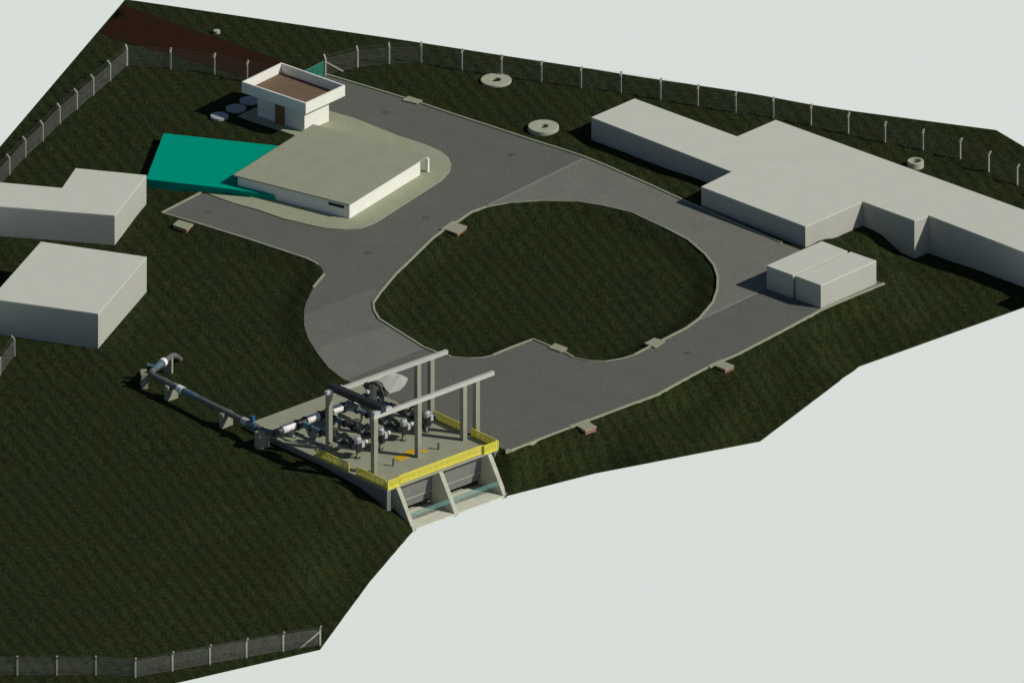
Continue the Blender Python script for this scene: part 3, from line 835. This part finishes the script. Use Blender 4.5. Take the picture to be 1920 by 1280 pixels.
# pipeline across the grass
PZ = 1.0
def bend(pts, r, n=6):
    out = [pts[0]]
    for i in range(1, len(pts) - 1):
        a, b, c = pts[i - 1], pts[i], pts[i + 1]
        u = (a - b).normalized(); v = (c - b).normalized()
        k = min(r, (a - b).length * .45, (c - b).length * .45)
        s, e = b + u * k, b + v * k
        for j in range(n + 1):
            t = j / n; out.append(s * (1 - t) ** 2 + b * 2 * t * (1 - t) + e * t * t)
    return out + [pts[-1]]
pl0 = hp0 + hd * .9
corner = P(505, 811, PZ)
far = P(277, 701, PZ)
near_end = P(322, 668, PZ)
gr = P(340, 668, PZ); gd = gr - up * 2.2 + Vector((.35, -.2, 0))
pipe_path = bend([hp0 + (hp1 - hp0) * .035, P(497, 808.5, PZ), P(279, 700, PZ), P(325, 664.5, PZ), P(338, 674, -.5), P(340, 680, -1.2)], .9)
pl = thing('pipeline', G(400, 775), 'dark grey pipeline on concrete blocks across the lawn, bending into the ground', 'pipe')
MB().tube(pipe_path, .29, 18).build('pipe', M['grey_steel'], pl)
pa, pb = P(497, 808.5, PZ), P(279, 700, PZ); pd = (pb - pa).normalized()
def along(px): return pa + (pb - pa) * ((px - 497) / (279 - 497))
MB().tube([along(344), along(334.5)], .38, 18).build('collar', M['collar'], pl)
MB().tube([along(369), along(344)], .33, 18).build('spool', M['bluegrey'], pl)
MB().tube([along(466), along(456)], .37, 18).build('collar', M['motor'], pl)
mb = MB(); mb.tube([along(482), along(466)], .36, 16); q = along(474); mb.tube([q, q + up * .6], .17, 10)
vv_ = mb.build('valve', M['bluegrey'], pl); MB().box(q + up * .72, pd, Vector((-pd.y, pd.x, 0)), up, .35, .3, .5).build('actuator', M['blue'], vv_)
pc = P(325, 664, PZ); ed = (pc - pb).normalized()
MB().tube([pb + ed * ((pc - pb).length * .22), pb + ed * ((pc - pb).length * .5)], .33, 16).build('spool', M['bluegrey'], pl)
MB().tube([pb + ed * ((pc - pb).length * .52), pb + ed * ((pc - pb).length * .62)], .42, 16).build('collar', M['collar'], pl)
q = pb + ed * ((pc - pb).length * .36); mb = MB(); mb.tube([q, q + Vector((-.9, .1, .1))], .15, 10); mb.tube([q + Vector((-.85, .1, .1)), q + Vector((-.95, .11, .11))], .26, 10); mb.build('side_valve', M['bluegrey'], pl)
for px in (420, 310):
    q = along(px); MB().tube([q - pd * .35, q + pd * .35], .34, 16).build('clamp', M['grey_steel'], pl)

def saddle(q, d, wid, thick, gap, label, topz):
    """two-cheek concrete saddle carrying the pipe"""
    q = Vector(q); s = Vector((-d.y, d.x, 0)).normalized()
    g = H([[q.x, q.y]])[0]
    mb = MB()
    prof = [(-wid, g - .4), (wid, g - .4), (wid, topz), (.36, topz), (.26, PZ - .28), (-.26, PZ - .28), (-.36, topz), (-wid, topz)]
    n = len(prof)
    vs = [Vector((q.x, q.y, 0)) + s * x + d * (-thick) + up * z for x, z in prof] + [Vector((q.x, q.y, 0)) + s * x + d * thick + up * z for x, z in prof]
    mb.add(vs, [tuple(range(n)), tuple(range(n, 2 * n))[::-1]] + [(i, (i + 1) % n, n + (i + 1) % n, n + i) for i in range(n)])
    tag(mb.build('pipe_saddle', M['deck'], loc=(q.x, q.y, g)), label, 'pipe block', 'concrete blocks under the pipeline')
saddle(along(424), pd, .62, .26, 0, 'concrete block under the long straight run of pipeline, midway along', PZ - .02)
saddle(along(321), pd, .62, .26, 0, 'concrete block under the pipeline near its far bend and white collar', PZ - .02)
saddle(pb + pd * .55 - ed * .15, (pd - ed).normalized(), .62, .3, 0, 'concrete block under the far bend of the pipeline', PZ + .05)
saddle(pb + ed * ((pc - pb).length * .80), ed, .42, .16, 0, 'concrete block under the last stub where the pipeline turns down', PZ + .05)
q = P(491, 822, .3)
g = H([[q.x, q.y]])[0]
tag(MB().prism([q + A_ * .62 + O_ * .35, q + A_ * .62 - O_ * .35, q - A_ * .62 - O_ * .35, q - A_ * .62 + O_ * .35], g - .5, PZ + .1).build('thrust_block', M['deck']), 'tall concrete thrust block behind the bend where the pipeline meets the header', 'pipe block', 'concrete blocks under the pipeline')

# ------------------------------------------------------------------ light
LIGHT = Vector((-1.25, .38, -1.0)).normalized()
sun = bpy.data.lights.new('sun', 'SUN'); sun.energy = 5.0; sun.angle = math.radians(.5); sun.color = (1.0, .955, .87)
so = bpy.data.objects.new('sun', sun); COL.objects.link(so); so.location = (40, -20, 40)
so.rotation_euler = LIGHT.to_track_quat('-Z', 'Y').to_euler()
td = -LIGHT
w = bpy.data.worlds.new("World"); SC.world = w; w.use_nodes = True
nt = w.node_tree; n = nt.nodes; l = nt.links
bg = n["Background"]; bg.inputs["Strength"].default_value = .075
sky = n.new("ShaderNodeTexSky"); sky.sky_type = 'NISHITA'; sky.sun_disc = False; sky.air_density = .8; sky.dust_density = .6; sky.ozone_density = 1.6
sky.sun_elevation = math.asin(td.z); sky.sun_rotation = math.atan2(td.x, td.y)
# below the horizon there is only a bare pale void
bg2 = n.new("ShaderNodeBackground"); bg2.inputs["Color"].default_value = (.686, .730, .694, 1); bg2.inputs["Strength"].default_value = 2 ** .6
tc = n.new("ShaderNodeTexCoord"); sp = n.new("ShaderNodeSeparateXYZ"); gtn = n.new("ShaderNodeMath"); gtn.operation = 'LESS_THAN'; gtn.inputs[1].default_value = 0.0
l.new(tc.outputs["Generated"], sp.inputs[0]); l.new(sp.outputs["Z"], gtn.inputs[0])
mx = n.new("ShaderNodeMixShader"); l.new(gtn.outputs[0], mx.inputs["Fac"])
l.new(sky.outputs[0], bg.inputs["Color"]); l.new(bg.outputs[0], mx.inputs[1]); l.new(bg2.outputs[0], mx.inputs[2])
l.new(mx.outputs[0], n["World Output"].inputs["Surface"])

# ------------------------------------------------------------------ camera
cam = bpy.data.cameras.new('camera'); cam.type = 'ORTHO'; cam.ortho_scale = 1920 / S
cam.clip_start = 1; cam.clip_end = 900
co = bpy.data.objects.new('camera', cam); COL.objects.link(co)
co.rotation_euler = (math.pi / 2 - ELEV, 0, 0)
co.location = Vector((0, -CE, SE)) * 220
SC.camera = co

SC.view_settings.view_transform = 'Standard'
SC.view_settings.look = 'None'
SC.view_settings.exposure = -.6
SC.view_settings.gamma = 1
SC.render.filter_size = 2.3
SC.cycles.max_bounces = 5
SC.cycles.transparent_max_bounces = 16
